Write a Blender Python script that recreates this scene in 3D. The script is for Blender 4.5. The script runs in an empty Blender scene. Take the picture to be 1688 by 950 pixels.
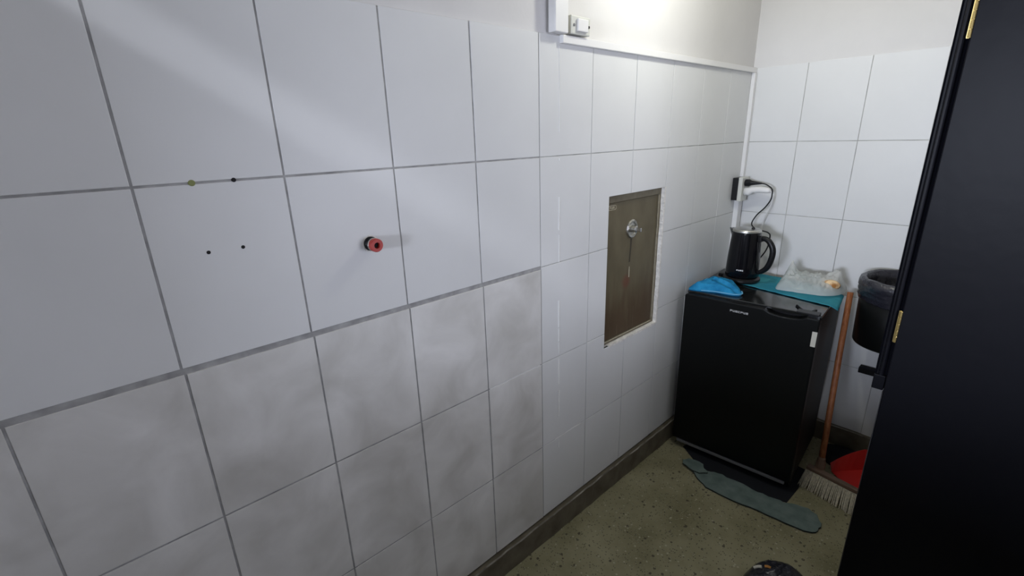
import bpy, bmesh, math, random
from mathutils import Vector, Matrix, noise

random.seed(7)
SC = bpy.context.scene
COL = SC.collection
PI = math.pi

# ------------------------------------------------------------------ camera
cam_data = bpy.data.cameras.new('camera')
cam_data.sensor_width = 36.0
cam_data.lens = 36.0 * 772.634 / 1688.0
cam_data.clip_start = 0.02
cam = bpy.data.objects.new('camera', cam_data)
COL.objects.link(cam)
right = Vector((0.67648218, 0.73589150, -0.02890586))
down = Vector((0.20937947, -0.22980961, -0.95044610))
fwd = Vector((-0.70606805, 0.63690756, -0.30954268))
m = Matrix((( right.x, -down.x, -fwd.x, 1.0409267),
            ( right.y, -down.y, -fwd.y, -0.0707672),
            ( right.z, -down.z, -fwd.z, 1.5562391),
            (0, 0, 0, 1)))
cam.matrix_world = m
SC.camera = cam

# ------------------------------------------------------------------ world and light
world = bpy.data.worlds.new('world')
SC.world = world
world.use_nodes = True
world.node_tree.nodes['Background'].inputs[0].default_value = (0.55, 0.62, 0.75, 1)
world.node_tree.nodes['Background'].inputs[1].default_value = 0.05
SC.view_settings.view_transform = 'Standard'
SC.view_settings.look = 'None'
SC.view_settings.gamma = 1.0
SC.view_settings.use_curve_mapping = False
SC.view_settings.exposure = 0.0


def area_light(name, loc, target, size, size_y, energy, color):
    ld = bpy.data.lights.new(name, 'AREA')
    ld.shape = 'RECTANGLE'
    ld.size, ld.size_y = size, size_y
    ld.energy, ld.color = energy, color
    o = bpy.data.objects.new(name, ld)
    COL.objects.link(o)
    o.location = loc
    d = Vector(target) - Vector(loc)
    o.rotation_euler = d.to_track_quat('-Z', 'Y').to_euler()
    return o


WINDOW_LIGHT = area_light('window_daylight', (0.95, -2.66, 1.55), (0.95, 0, 1.55), 0.8, 0.40, 112, (0.76, 0.83, 1.0))
SIDE_FILL = area_light('side_fill_light', (2.02, 1.12, 1.28), (0, 1.12, 1.28), 0.66, 0.46, 12.8, (0.80, 0.83, 1.0))  # unseen fill light, added to brighten the middle of the left wall
STREAK_LIGHT = area_light('streak_light', (1.25, -1.35, 2.62), (1.25, 0.2, 1.69), 0.60, 0.05, 15, (0.86, 0.90, 1.0))  # unseen light, added to throw a diagonal streak on the upper tiles
bulb = bpy.data.lights.new('nook_lamp_light', 'POINT')
bulb.energy, bulb.color, bulb.shadow_soft_size = 11.5, (0.99, 1.0, 0.89), 0.05
LAMP_LIGHT = bpy.data.objects.new('nook_lamp_light', bulb)
COL.objects.link(LAMP_LIGHT)
LAMP_LIGHT.location = (0.38, 1.50, 2.20)

# ------------------------------------------------------------------ materials


def mat(name, color, rough=0.5, metal=0.0, spec=0.5, bump=0.0, bscale=40.0, var=0.0, vscale=6.0, coat=0.0):
    M = bpy.data.materials.new(name)
    M.use_nodes = True
    nt = M.node_tree
    b = nt.nodes['Principled BSDF']
    b.inputs['Roughness'].default_value = rough
    b.inputs['Metallic'].default_value = metal
    b.inputs['Specular IOR Level'].default_value = spec
    b.inputs['Coat Weight'].default_value = coat
    b.inputs['Base Color'].default_value = (*color, 1)
    tc = nt.nodes.new('ShaderNodeTexCoord')
    geo = nt.nodes.new('ShaderNodeNewGeometry')
    n = nt.nodes.new('ShaderNodeTexNoise')
    n.inputs['Scale'].default_value = vscale
    n.inputs['Detail'].default_value = 5
    nt.links.new(geo.outputs['Position'], n.inputs['Vector'])
    r = nt.nodes.new('ShaderNodeMapRange')
    r.inputs['From Min'].default_value, r.inputs['From Max'].default_value = 0.3, 0.7
    r.inputs['To Min'].default_value, r.inputs['To Max'].default_value = 1 - var, 1 + var
    nt.links.new(n.outputs['Fac'], r.inputs['Value'])
    mx = nt.nodes.new('ShaderNodeMix')
    mx.data_type = 'RGBA'
    mx.blend_type = 'MULTIPLY'
    mx.inputs['Factor'].default_value = 1.0
    mx.inputs['A'].default_value = (*color, 1)
    nt.links.new(r.outputs['Result'], mx.inputs['B'])
    nt.links.new(mx.outputs['Result'], b.inputs['Base Color'])
    if bump > 0:
        n2 = nt.nodes.new('ShaderNodeTexNoise')
        n2.inputs['Scale'].default_value = bscale
        n2.inputs['Detail'].default_value = 4
        nt.links.new(geo.outputs['Position'], n2.inputs['Vector'])
        bp = nt.nodes.new('ShaderNodeBump')
        bp.inputs['Strength'].default_value = bump
        bp.inputs['Distance'].default_value = 0.01
        nt.links.new(n2.outputs['Fac'], bp.inputs['Height'])
        nt.links.new(bp.outputs['Normal'], b.inputs['Normal'])
    return M


def two_tone(name, c1, c2, scale, lo, hi, rough=0.5, stretch=(1, 1, 1), distort=0.0, detail=6, spec=0.5, metal=0.0, bump=0.0):
    M = mat(name, c1, rough, metal, spec)
    nt = M.node_tree
    b = nt.nodes['Principled BSDF']
    geo = nt.nodes.new('ShaderNodeNewGeometry')
    mp = nt.nodes.new('ShaderNodeMapping')
    mp.inputs['Scale'].default_value = stretch
    nt.links.new(geo.outputs['Position'], mp.inputs['Vector'])
    n = nt.nodes.new('ShaderNodeTexNoise')
    n.inputs['Scale'].default_value = scale
    n.inputs['Detail'].default_value = detail
    n.inputs['Distortion'].default_value = distort
    nt.links.new(mp.outputs['Vector'], n.inputs['Vector'])
    cr = nt.nodes.new('ShaderNodeValToRGB')
    cr.color_ramp.elements[0].position, cr.color_ramp.elements[1].position = lo, hi
    cr.color_ramp.elements[0].color, cr.color_ramp.elements[1].color = (*c1, 1), (*c2, 1)
    nt.links.new(n.outputs['Fac'], cr.inputs['Fac'])
    nt.links.new(cr.outputs['Color'], b.inputs['Base Color'])
    if bump > 0:
        bp = nt.nodes.new('ShaderNodeBump')
        bp.inputs['Strength'].default_value = bump
        bp.inputs['Distance'].default_value = 0.01
        nt.links.new(n.outputs['Fac'], bp.inputs['Height'])
        nt.links.new(bp.outputs['Normal'], b.inputs['Normal'])
    return M


def terrazzo():
    M = two_tone('terrazzo', (0.180, 0.165, 0.090), (0.325, 0.30, 0.19), 5.0, 0.3, 0.72, rough=0.62, spec=0.3)
    nt = M.node_tree
    b = nt.nodes['Principled BSDF']
    src = b.inputs['Base Color'].links[0].from_socket
    geo = nt.nodes.new('ShaderNodeNewGeometry')
    for scale, thr, colour, fac, seed in ((60, 0.34, (0.035, 0.028, 0.02), 0.90, 0.0), (85, 0.34, (0.42, 0.39, 0.29), 0.93, 3.3),
                                          (150, 0.40, (0.075, 0.066, 0.043), 0.82, 7.1), (160, 0.42, (0.26, 0.25, 0.17), 0.78, 5.2)):
        mp = nt.nodes.new('ShaderNodeMapping')
        mp.inputs['Location'].default_value = (seed, seed, 0)
        nt.links.new(geo.outputs['Position'], mp.inputs['Vector'])
        v = nt.nodes.new('ShaderNodeTexVoronoi')
        v.inputs['Scale'].default_value = scale
        nt.links.new(mp.outputs['Vector'], v.inputs['Vector'])
        lt = nt.nodes.new('ShaderNodeMath')
        lt.operation = 'LESS_THAN'
        lt.inputs[1].default_value = thr
        nt.links.new(v.outputs['Distance'], lt.inputs[0])
        sp = nt.nodes.new('ShaderNodeSeparateColor')
        nt.links.new(v.outputs['Color'], sp.inputs['Color'])
        gt = nt.nodes.new('ShaderNodeMath')
        gt.operation = 'GREATER_THAN'
        gt.inputs[1].default_value = fac
        nt.links.new(sp.outputs['Red'], gt.inputs[0])
        mu = nt.nodes.new('ShaderNodeMath')
        mu.operation = 'MULTIPLY'
        nt.links.new(lt.outputs[0], mu.inputs[0])
        nt.links.new(gt.outputs[0], mu.inputs[1])
        mu2 = nt.nodes.new('ShaderNodeMath')
        mu2.operation = 'MULTIPLY'
        mu2.inputs[1].default_value = 0.75
        nt.links.new(mu.outputs[0], mu2.inputs[0])
        mx = nt.nodes.new('ShaderNodeMix')
        mx.data_type = 'RGBA'
        mx.inputs['B'].default_value = (*colour, 1)
        nt.links.new(mu2.outputs[0], mx.inputs['Factor'])
        nt.links.new(src, mx.inputs['A'])
        src = mx.outputs['Result']
    nt.links.new(src, b.inputs['Base Color'])
    return M


def plastic_film(name, color, clear):
    M = bpy.data.materials.new(name)
    M.use_nodes = True
    nt = M.node_tree
    out = nt.nodes['Material Output']
    b = nt.nodes['Principled BSDF']
    b.inputs['Base Color'].default_value = (*color, 1)
    b.inputs['Roughness'].default_value = 0.2
    tl = nt.nodes.new('ShaderNodeBsdfTranslucent')
    tl.inputs['Color'].default_value = (*color, 1)
    tr = nt.nodes.new('ShaderNodeBsdfTransparent')
    a = nt.nodes.new('ShaderNodeMixShader')
    a.inputs[0].default_value = 0.45
    nt.links.new(b.outputs[0], a.inputs[1])
    nt.links.new(tl.outputs[0], a.inputs[2])
    c = nt.nodes.new('ShaderNodeMixShader')
    c.inputs[0].default_value = clear
    nt.links.new(a.outputs[0], c.inputs[1])
    nt.links.new(tr.outputs[0], c.inputs[2])
    nt.links.new(c.outputs[0], out.inputs['Surface'])
    return M


def emission(name, color, strength):
    M = bpy.data.materials.new(name)
    M.use_nodes = True
    b = M.node_tree.nodes['Principled BSDF']
    b.inputs['Base Color'].default_value = (*color, 1)
    b.inputs['Emission Color'].default_value = (*color, 1)
    b.inputs['Emission Strength'].default_value = strength
    return M


MT_TILE = mat('white_glazed_tile', (0.70, 0.70, 0.695), 0.42, spec=0.4, var=0.03, vscale=3)
MT_MARBLE = two_tone('marbled_tile', (0.52, 0.505, 0.475), (0.75, 0.735, 0.715), 6.0, 0.30, 0.70, rough=0.45, distort=0.5, detail=8, spec=0.4)
MT_GROUT_GREY = mat('grey_grout', (0.34, 0.335, 0.33), 0.9, var=0.25, vscale=30)
MT_GROUT_LIGHT = mat('light_grout', (0.42, 0.42, 0.40), 0.9, var=0.35, vscale=14)
MT_PAINT = mat('white_wall_paint', (0.665, 0.65, 0.64), 0.75, spec=0.25, bump=0.05, bscale=60, var=0.02)
MT_HALL = mat('grey_hall_paint', (0.24, 0.235, 0.23), 0.7, spec=0.25, bump=0.05, bscale=60)
MT_FILLER = mat('white_filler', (0.86, 0.86, 0.84), 0.8, bump=0.4, bscale=200)
MT_PLASTER = mat('rough_white_plaster', (0.80, 0.77, 0.72), 0.9, bump=0.7, bscale=120, var=0.15, vscale=60)
MT_FLOOR = terrazzo()
MT_PLINTH = two_tone('dark_cement_plinth', (0.085, 0.070, 0.046), (0.165, 0.142, 0.10), 14, 0.3, 0.72, rough=0.8, bump=0.3)
MT_PLINTH_EDGE = two_tone('chipped_plinth_edge', (0.10, 0.088, 0.07), (0.30, 0.28, 0.24), 16, 0.35, 0.65, rough=0.85)
MT_DUCT = mat('white_pvc', (0.78, 0.77, 0.76), 0.4)
MT_SWITCH = mat('ivory_plastic', (0.62, 0.62, 0.57), 0.35)
MT_DARKHOLE = mat('dark_hole', (0.012, 0.011, 0.012), 0.9)
MT_GREENPLUG = mat('olive_wall_plug', (0.22, 0.24, 0.08), 0.6)
MT_FRIDGE = mat('black_fridge_enamel', (0.004, 0.0045, 0.0045), 0.36, spec=0.2)
MT_FRIDGE_TOP = mat('black_glossy_top', (0.010, 0.011, 0.011), 0.13, spec=0.9)
MT_FRIDGE_SIDE = mat('dark_grey_cabinet', (0.014, 0.013, 0.012), 0.5, spec=0.3)
MT_BLACK = mat('black_plastic', (0.007, 0.007, 0.008), 0.36, spec=0.3)
MT_GLOSSBLACK = mat('glossy_black_enamel', (0.004, 0.004, 0.0055), 0.11, spec=0.32)
MT_GREYBAR = mat('grey_trim_bar', (0.15, 0.15, 0.16), 0.4)
MT_CHROME = mat('chrome', (0.75, 0.75, 0.74), 0.18, metal=1.0)
MT_SILVER = mat('silver_paint', (0.50, 0.50, 0.50), 0.35)
MT_STEEL = mat('brushed_steel', (0.58, 0.57, 0.53), 0.3, metal=1.0)
MT_STICKER = mat('beige_sticker', (0.60, 0.58, 0.50), 0.6)
MT_WHITEPRINT = mat('white_print', (0.8, 0.8, 0.8), 0.5)
MT_BLUE = two_tone('azure_microfibre', (0.010, 0.14, 0.32), (0.03, 0.29, 0.55), 26, 0.3, 0.7, rough=0.9, spec=0.1, bump=0.25)
MT_TEAL = two_tone('teal_cloth', (0.018, 0.19, 0.30), (0.06, 0.30, 0.32), 5, 0.3, 0.7, rough=0.9, spec=0.1, bump=0.25)
MT_HEM = mat('pale_blue_hem', (0.16, 0.46, 0.70), 0.8)
MT_FILM = plastic_film('clear_bag_film', (0.90, 0.90, 0.87), 0.32)
MT_BREAD = two_tone('bread_crust', (0.36, 0.15, 0.03), (0.85, 0.62, 0.36), 30, 0.40, 0.56, rough=0.7)
MT_LINER = mat('black_bin_liner', (0.022, 0.022, 0.030), 0.24, spec=0.7, bump=0.5, bscale=45)
MT_AMBER = mat('amber_tone', (0.45, 0.20, 0.04), 0.25)
MT_PAPER = mat('cream_paper', (0.70, 0.62, 0.42), 0.8, bump=0.5, bscale=70)
MT_WOOD = two_tone('reddish_wood', (0.23, 0.068, 0.022), (0.40, 0.15, 0.055), 18, 0.3, 0.7, rough=0.5, stretch=(6, 6, 0.6), distort=0.6)
MT_BRISTLE = mat('dusty_bristles', (0.50, 0.46, 0.36), 0.8, var=0.3, vscale=120)
MT_HEADWOOD = mat('brown_broom_block', (0.16, 0.10, 0.07), 0.5)
MT_RED = mat('red_plastic', (0.58, 0.022, 0.018), 0.45)
MT_REDPIPE = mat('red_plug_plastic', (0.42, 0.035, 0.025), 0.45)
MT_RAG = two_tone('teal_grey_felt', (0.10, 0.140, 0.130), (0.165, 0.210, 0.195), 22, 0.3, 0.7, rough=0.95, spec=0.1, bump=0.5)
MT_RAG_EDGE = mat('dark_felt_edge', (0.02, 0.028, 0.026), 0.95)
MT_SHADE_LIP = mat('shade_and_rail_lip', (0.011, 0.012, 0.016), 0.8, spec=0.2)  # floor shade put into colour; also the rail lip's own tone
MT_DOOR = mat('blue_black_door_paint', (0.0048, 0.0050, 0.0075), 0.42, spec=0.12, bump=0.05, bscale=25)
MT_DOOREDGE = mat('chipped_door_edge', (0.05, 0.05, 0.05), 0.6, var=0.4, vscale=40)
MT_BRASS = mat('brass', (0.72, 0.55, 0.22), 0.30, metal=1.0)
MT_OLIVE_METAL = two_tone('weathered_olive_metal', (0.098, 0.080, 0.044), (0.138, 0.115, 0.068), 7, 0.3, 0.7, rough=0.5, stretch=(2, 2, 1.0), detail=8)
MT_OLIVE_FRAME = two_tone('olive_metal_frame', (0.12, 0.10, 0.062), (0.19, 0.165, 0.11), 24, 0.3, 0.7, rough=0.5)
MT_LIGHTSTAIN = mat('pale_dust_line', (0.52, 0.47, 0.35), 0.8, var=0.3, vscale=60)
MT_DRIP = mat('dark_drip_stain', (0.045, 0.036, 0.022), 0.5)
MT_GLOW_COOL = emission('streak_lamp_diffuser', (0.86, 0.92, 1.0), 4.0)  # glow of the added streak light


def rust_panel():
    """the olive panel: reddish rust wear over its lower part and one reddish smudge"""
    M = MT_OLIVE_METAL
    nt = M.node_tree
    b = nt.nodes['Principled BSDF']
    src = b.inputs['Base Color'].links[0].from_socket
    geo = nt.nodes.new('ShaderNodeNewGeometry')
    sx = nt.nodes.new('ShaderNodeSeparateXYZ')
    nt.links.new(geo.outputs['Position'], sx.inputs[0])
    n = nt.nodes.new('ShaderNodeTexNoise')
    n.inputs['Scale'].default_value = 14
    mp = nt.nodes.new('ShaderNodeMapping')
    mp.inputs['Scale'].default_value = (1, 2.5, 0.35)
    nt.links.new(geo.outputs['Position'], mp.inputs['Vector'])
    nt.links.new(mp.outputs[0], n.inputs['Vector'])
    ad = nt.nodes.new('ShaderNodeMath')
    ad.operation = 'MULTIPLY_ADD'
    nt.links.new(n.outputs['Fac'], ad.inputs[0])
    ad.inputs[1].default_value = 0.35
    nt.links.new(sx.outputs['Z'], ad.inputs[2])
    mr = nt.nodes.new('ShaderNodeMapRange')
    mr.interpolation_type = 'SMOOTHSTEP'
    mr.inputs['From Min'].default_value, mr.inputs['From Max'].default_value = 1.20, 0.95
    mr.inputs['To Min'].default_value, mr.inputs['To Max'].default_value = 0, 0.75
    nt.links.new(ad.outputs[0], mr.inputs['Value'])
    mx = nt.nodes.new('ShaderNodeMix')
    mx.data_type = 'RGBA'
    mx.inputs['B'].default_value = (0.075, 0.043, 0.024, 1)
    nt.links.new(mr.outputs['Result'], mx.inputs['Factor'])
    nt.links.new(src, mx.inputs['A'])
    ds = nt.nodes.new('ShaderNodeVectorMath')
    ds.operation = 'DISTANCE'
    ds.inputs[1].default_value = (-0.02, 1.525, 0.965)
    nt.links.new(geo.outputs['Position'], ds.inputs[0])
    m2 = nt.nodes.new('ShaderNodeMapRange')
    m2.interpolation_type = 'SMOOTHSTEP'
    m2.inputs['From Min'].default_value, m2.inputs['From Max'].default_value = 0.04, 0.012
    m2.inputs['To Min'].default_value, m2.inputs['To Max'].default_value = 0, 0.7
    nt.links.new(ds.outputs['Value'], m2.inputs['Value'])
    m3 = nt.nodes.new('ShaderNodeMix')
    m3.data_type = 'RGBA'
    m3.inputs['B'].default_value = (0.14, 0.05, 0.03, 1)
    nt.links.new(m2.outputs['Result'], m3.inputs['Factor'])
    nt.links.new(mx.outputs['Result'], m3.inputs['A'])
    nt.links.new(m3.outputs['Result'], b.inputs['Base Color'])


rust_panel()

# ------------------------------------------------------------------ helpers


def obj(name, bm, material=None, parent=None, smooth=False, bevel=0.0, solid=0.0, subsurf=0):
    me = bpy.data.meshes.new(name)
    bm.normal_update()
    bm.to_mesh(me)
    bm.free()
    if material:
        for mm in (material if isinstance(material, (list, tuple)) else [material]):
            me.materials.append(mm)
    if smooth:
        for p in me.polygons:
            p.use_smooth = True
    o = bpy.data.objects.new(name, me)
    COL.objects.link(o)
    if parent:
        o.parent = parent
    if solid:
        md = o.modifiers.new('solid', 'SOLIDIFY')
        md.thickness = solid
        md.offset = 0
    if bevel:
        md = o.modifiers.new('bevel', 'BEVEL')
        md.width = bevel
        md.segments = 2
        md.limit_method = 'ANGLE'
    if subsurf:
        md = o.modifiers.new('subdiv', 'SUBSURF')
        md.levels = md.render_levels = subsurf
    return o


def thing(name, label, cat, loc=(0, 0, 0), rz=0.0, group=None):
    o = bpy.data.objects.new(name, None)
    COL.objects.link(o)
    o.location = loc
    o.rotation_euler = (0, 0, rz)
    o.empty_display_size = 0.05
    return tag(o, label, cat, group)


def tag(o, label, cat, group=None):
    o['label'], o['category'] = label, cat
    if group:
        o['group'] = group
    return o


def struct(o):
    o['kind'] = 'structure'
    return o


def add_box(bm, x0, x1, y0, y1, z0, z1, mi=0):
    v = [bm.verts.new(c) for c in ((x0, y0, z0), (x1, y0, z0), (x1, y1, z0), (x0, y1, z0), (x0, y0, z1), (x1, y0, z1), (x1, y1, z1), (x0, y1, z1))]
    for f in ((3, 2, 1, 0), (4, 5, 6, 7), (0, 1, 5, 4), (1, 2, 6, 5), (2, 3, 7, 6), (3, 0, 4, 7)):
        bm.faces.new([v[i] for i in f]).material_index = mi
    return bm


def box(*a):
    return add_box(bmesh.new(), *a)


def add_lathe(bm, prof, segs=32, c=(0, 0, 0), axis='z', cap=True, mi=0):
    """prof: (radius, height) pairs from bottom to top"""
    rings = []
    for r, h in prof:
        ring = []
        for k in range(segs):
            a = 2 * PI * k / segs
            p = (r * math.cos(a), r * math.sin(a), h)
            if axis == 'x':
                p = (p[2], p[0], p[1])
            elif axis == 'y':
                p = (p[1], p[2], p[0])
            ring.append(bm.verts.new((p[0] + c[0], p[1] + c[1], p[2] + c[2])))
        rings.append(ring)
    for a, b in zip(rings, rings[1:]):
        for k in range(segs):
            bm.faces.new((a[k], a[(k + 1) % segs], b[(k + 1) % segs], b[k])).material_index = mi
    if cap:
        bm.faces.new(list(reversed(rings[0]))).material_index = mi
        bm.faces.new(rings[-1]).material_index = mi
    return bm


def lathe(prof, segs=32, c=(0, 0, 0), axis='z', cap=True):
    return add_lathe(bmesh.new(), prof, segs, c, axis, cap)


def spline(pts, n=8):
    """Catmull-Rom through the points"""
    P = [Vector(p) for p in pts]
    P = [2 * P[0] - P[1]] + P + [2 * P[-1] - P[-2]]
    out = []
    for i in range(1, len(P) - 2):
        for k in range(n):
            t = k / n
            a, b, c, d = P[i - 1], P[i], P[i + 1], P[i + 2]
            out.append(0.5 * ((2 * b) + (c - a) * t + (2 * a - 5 * b + 4 * c - d) * t * t + (3 * b - a - 3 * c + d) * t ** 3))
    out.append(P[-2].copy())
    return out


def add_tube(bm, pts, rad, segs=8, flat=1.0):
    """rad: number or list; flat scales the second cross axis"""
    pts = [Vector(p) for p in pts]
    rads = rad if isinstance(rad, (list, tuple)) else [rad] * len(pts)
    up = Vector((0.13, 0.31, 0.94))
    rings = []
    for i, p in enumerate(pts):
        t = (pts[min(i + 1, len(pts) - 1)] - pts[max(i - 1, 0)]).normalized()
        u = t.cross(up)
        if u.length < 1e-3:
            u = t.cross(Vector((1, 0, 0)))
        u.normalize()
        w = u.cross(t)
        up = w
        rings.append([bm.verts.new(p + (u * math.cos(2 * PI * k / segs) * flat + w * math.sin(2 * PI * k / segs)) * rads[i]) for k in range(segs)])
    for a, b in zip(rings, rings[1:]):
        for k in range(segs):
            bm.faces.new((a[k], b[k], b[(k + 1) % segs], a[(k + 1) % segs]))
    bm.faces.new(rings[0])
    bm.faces.new(list(reversed(rings[-1])))
    return bm


def tube(pts, rad, segs=8, flat=1.0):
    return add_tube(bmesh.new(), pts, rad, segs, flat)


def prism(poly, z0, z1, mp=lambda x, y, z: (x, y, z), inset=0.0, mi_side=0):
    """extrude a counter-clockwise outline; inset chamfers the top edge"""
    bm = bmesh.new()
    n = len(poly)

    def ring(pp, z):
        return [bm.verts.new(mp(x, y, z)) for x, y in pp]
    rings = [ring(poly, z0)]
    if inset > 0:
        ins = []
        for i in range(n):
            p, a, b = Vector(poly[i]), Vector(poly[i - 1]), Vector(poly[(i + 1) % n])
            d1, d2 = (p - a).normalized(), (b - p).normalized()
            n1, n2 = Vector((-d1.y, d1.x)), Vector((-d2.y, d2.x))
            k = (n1 + n2) / max(0.3, 1 + n1.dot(n2))
            ins.append(tuple(p + k * inset))
        rings.append(ring(poly, z1 - inset))
        rings.append(ring(ins, z1))
    else:
        rings.append(ring(poly, z1))
    for a, b in zip(rings, rings[1:]):
        for k in range(n):
            bm.faces.new((a[k], a[(k + 1) % n], b[(k + 1) % n], b[k])).material_index = mi_side
    bm.faces.new(list(reversed(rings[0]))).material_index = mi_side
    bm.faces.new(rings[-1])
    return bm


def rect(u0, u1, v0, v1):
    return [(u0, v0), (u1, v0), (u1, v1), (u0, v1)]


def smooth_outline(pts, n=5):
    P = [Vector((*p, 0)) for p in pts]
    N = len(P)
    out = []
    for i in range(N):
        a, b, c, d = P[i - 1], P[i], P[(i + 1) % N], P[(i + 2) % N]
        for k in range(n):
            t = k / n
            q = 0.5 * ((2 * b) + (c - a) * t + (2 * a - 5 * b + 4 * c - d) * t * t + (3 * b - a - 3 * c + d) * t ** 3)
            out.append((q.x, q.y))
    return out


def heap(outline, z0, height, rings=14, amp=0.006, freq=18, seed=0.0, rim=0.004, closed=True, power=0.5, extra=None, n=5):
    """a crumpled soft thing lying on z0: rings from the outline towards the centre, raised by height(x, y, t)"""
    out = smooth_outline(outline, n)
    cx = sum(p[0] for p in out) / len(out)
    cy = sum(p[1] for p in out) / len(out)
    bm = bmesh.new()
    rr = []
    for k in range(rings):
        t = k / rings
        ring = []
        for (x, y) in out:
            px, py = x + (cx - x) * t, y + (cy - y) * t
            hh = height * (1 - (1 - t) ** 2) ** power
            if extra:
                hh += extra(px, py) * min(1, t * 4)
            a = amp * min(1, t * 3 + 0.25)
            nz = noise.noise((px * freq + seed, py * freq, seed)) * a + abs(noise.noise((px * freq * 2.3 + seed, py * freq * 2.3, 5 + seed))) * a * 0.8
            ring.append(bm.verts.new((px, py, z0 + rim + max(0, hh + nz + a * 0.4))))
        rr.append(ring)
    hc = height + (extra(cx, cy) if extra else 0)
    c = bm.verts.new((cx, cy, z0 + rim + hc))
    n = len(out)
    for a, b in zip(rr, rr[1:]):
        for k in range(n):
            bm.faces.new((a[k], a[(k + 1) % n], b[(k + 1) % n], b[k]))
    for k in range(n):
        bm.faces.new((rr[-1][k], rr[-1][(k + 1) % n], c))
    if closed:
        bot = [bm.verts.new((v.co.x, v.co.y, z0)) for v in rr[0]]
        for k in range(n):
            bm.faces.new((bot[k], bot[(k + 1) % n], rr[0][(k + 1) % n], rr[0][k]))
        bm.faces.new(list(reversed(bot)))
    return bm


def glyphs(parent, name, material, origin, ux, uy, un, widths, h, stroke, depth, skew=0.0):
    """small raised letter-like strokes along ux (text too small to read in the photograph)"""
    bm = bmesh.new()
    ux, uy, un = Vector(ux), Vector(uy), Vector(un)
    o = Vector(origin)

    def bar(a0, a1, b0, b1):
        lo = [o + ux * a + uy * b for a, b in ((a0, b0), (a1, b0), (a1, b1), (a0, b1))]
        v = [bm.verts.new(p) for p in lo] + [bm.verts.new(p + un * depth) for p in lo]
        for f in ((3, 2, 1, 0), (4, 5, 6, 7), (0, 1, 5, 4), (1, 2, 6, 5), (2, 3, 7, 6), (3, 0, 4, 7)):
            bm.faces.new([v[i] for i in f])
    x = 0.0
    for i, w in enumerate(widths):
        s = stroke
        kind = i % 4
        bar(x, x + s, 0, h)
        if kind in (0, 2):
            bar(x + s, x + w, h - s, h)
            bar(x + s, x + w, (h - s) / 2, (h + s) / 2)
        if kind in (1, 2):
            bar(x + w - s, x + w, 0, h - s if kind == 2 else h)
            bar(x + s, x + w - s, 0, s)
        if kind == 3:
            bar(x + s, x + w, 0, s)
            bar(x + s, x + w, h - s, h)
        x += w + stroke * 1.1
    return obj(name, bm, material, parent)


# ------------------------------------------------------------------ room shell
YB = 2.5117          # back wall face
CEIL = 2.56
HC = 3.40            # unseen passage, raised to make room for the added streak light
XR, YF = 1.95, -2.6  # right wall, far wall of the hall behind the camera

floor = struct(obj('floor', box(-0.12, XR + 0.1, YF - 0.1, YB + 0.12, -0.1, 0), MT_FLOOR))
bm = box(-0.12, XR + 0.1, -0.60, YB + 0.12, CEIL + 0.08, CEIL + 0.18)
add_box(bm, -0.12, XR + 0.1, YF - 0.1, -0.48, HC, HC + 0.1)
ceiling = struct(obj('ceiling', bm, MT_PAINT))
ROW = [0.112, 0.4373, 0.7849, 1.1394, 1.49, 1.833]
HOLE = (1.362, 1.754, 0.72, 1.332)   # y0 y1 z0 z1 of the opening for the olive panel

# left wall core, with the niche left open behind the panel
bm = bmesh.new()
ys, zs = [YF - 0.1, HOLE[0], HOLE[1], YB + 0.12], [-0.1, HOLE[2], HOLE[3], CEIL + 0.08]
for i in range(3):
    for j in range(3):
        if not (i == 1 and j == 1):
            add_box(bm, -0.12, -0.009, ys[i], ys[i + 1], zs[j], zs[j + 1])
add_box(bm, -0.12, -0.05, HOLE[0], HOLE[1], HOLE[2], HOLE[3])
bmesh.ops.remove_doubles(bm, verts=bm.verts, dist=1e-5)
wall_left = struct(obj('wall_left', bm, MT_PAINT))

wall_back = struct(obj('wall_back', box(-0.009, XR + 0.1, YB + 0.009, YB + 0.12, -0.1, CEIL + 0.08), MT_PAINT))
bm = box(XR, XR + 0.1, YF, 0.77, 0, HC)
add_box(bm, XR, XR + 0.1, 1.47, 1.64, 0, HC)
add_box(bm, XR, XR + 0.1, 0.77, 1.47, 0, 1.03)
add_box(bm, XR, XR + 0.1, 0.77, 1.47, 1.53, HC)
wall_right = struct(obj('wall_right', bm, MT_HALL))
fill_window = struct(bpy.data.objects.new('side_fill_window', None))  # unseen frame, added around the side fill light
COL.objects.link(fill_window)
for a in ((0.77, 0.79, 1.03, 1.53), (1.45, 1.47, 1.03, 1.53), (0.79, 1.45, 1.03, 1.05), (0.79, 1.45, 1.51, 1.53)):
    obj('window_frame', box(XR + 0.01, XR + 0.06, a[0], a[1], a[2], a[3]), MT_DUCT, fill_window)  # part of the unseen frame added around the side fill light
bm = box(0, 0.5, YF - 0.1, YF, 0, HC)
add_box(bm, 1.4, XR, YF - 0.1, YF, 0, HC)
add_box(bm, 0.5, 1.4, YF - 0.1, YF, 0, 1.345)
add_box(bm, 0.5, 1.4, YF - 0.1, YF, 1.755, HC)
wall_hall = struct(obj('wall_hall', bm, MT_HALL))
window = struct(bpy.data.objects.new('window_1', None))
COL.objects.link(window)
for a in ((0.5, 0.54, 1.345, 1.755), (1.36, 1.4, 1.345, 1.755), (0.54, 1.36, 1.345, 1.36), (0.54, 1.36, 1.74, 1.755)):
    obj('window_frame', box(a[0], a[1], YF - 0.05, YF + 0.005, a[2], a[3]), MT_DUCT, window)
struct(obj('light_cut_ledge', box(1.48, XR, 0.5, 1.55, 0, 1.05), MT_HALL))  # unseen block, added to cut the side light on the lower tiles
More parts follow.
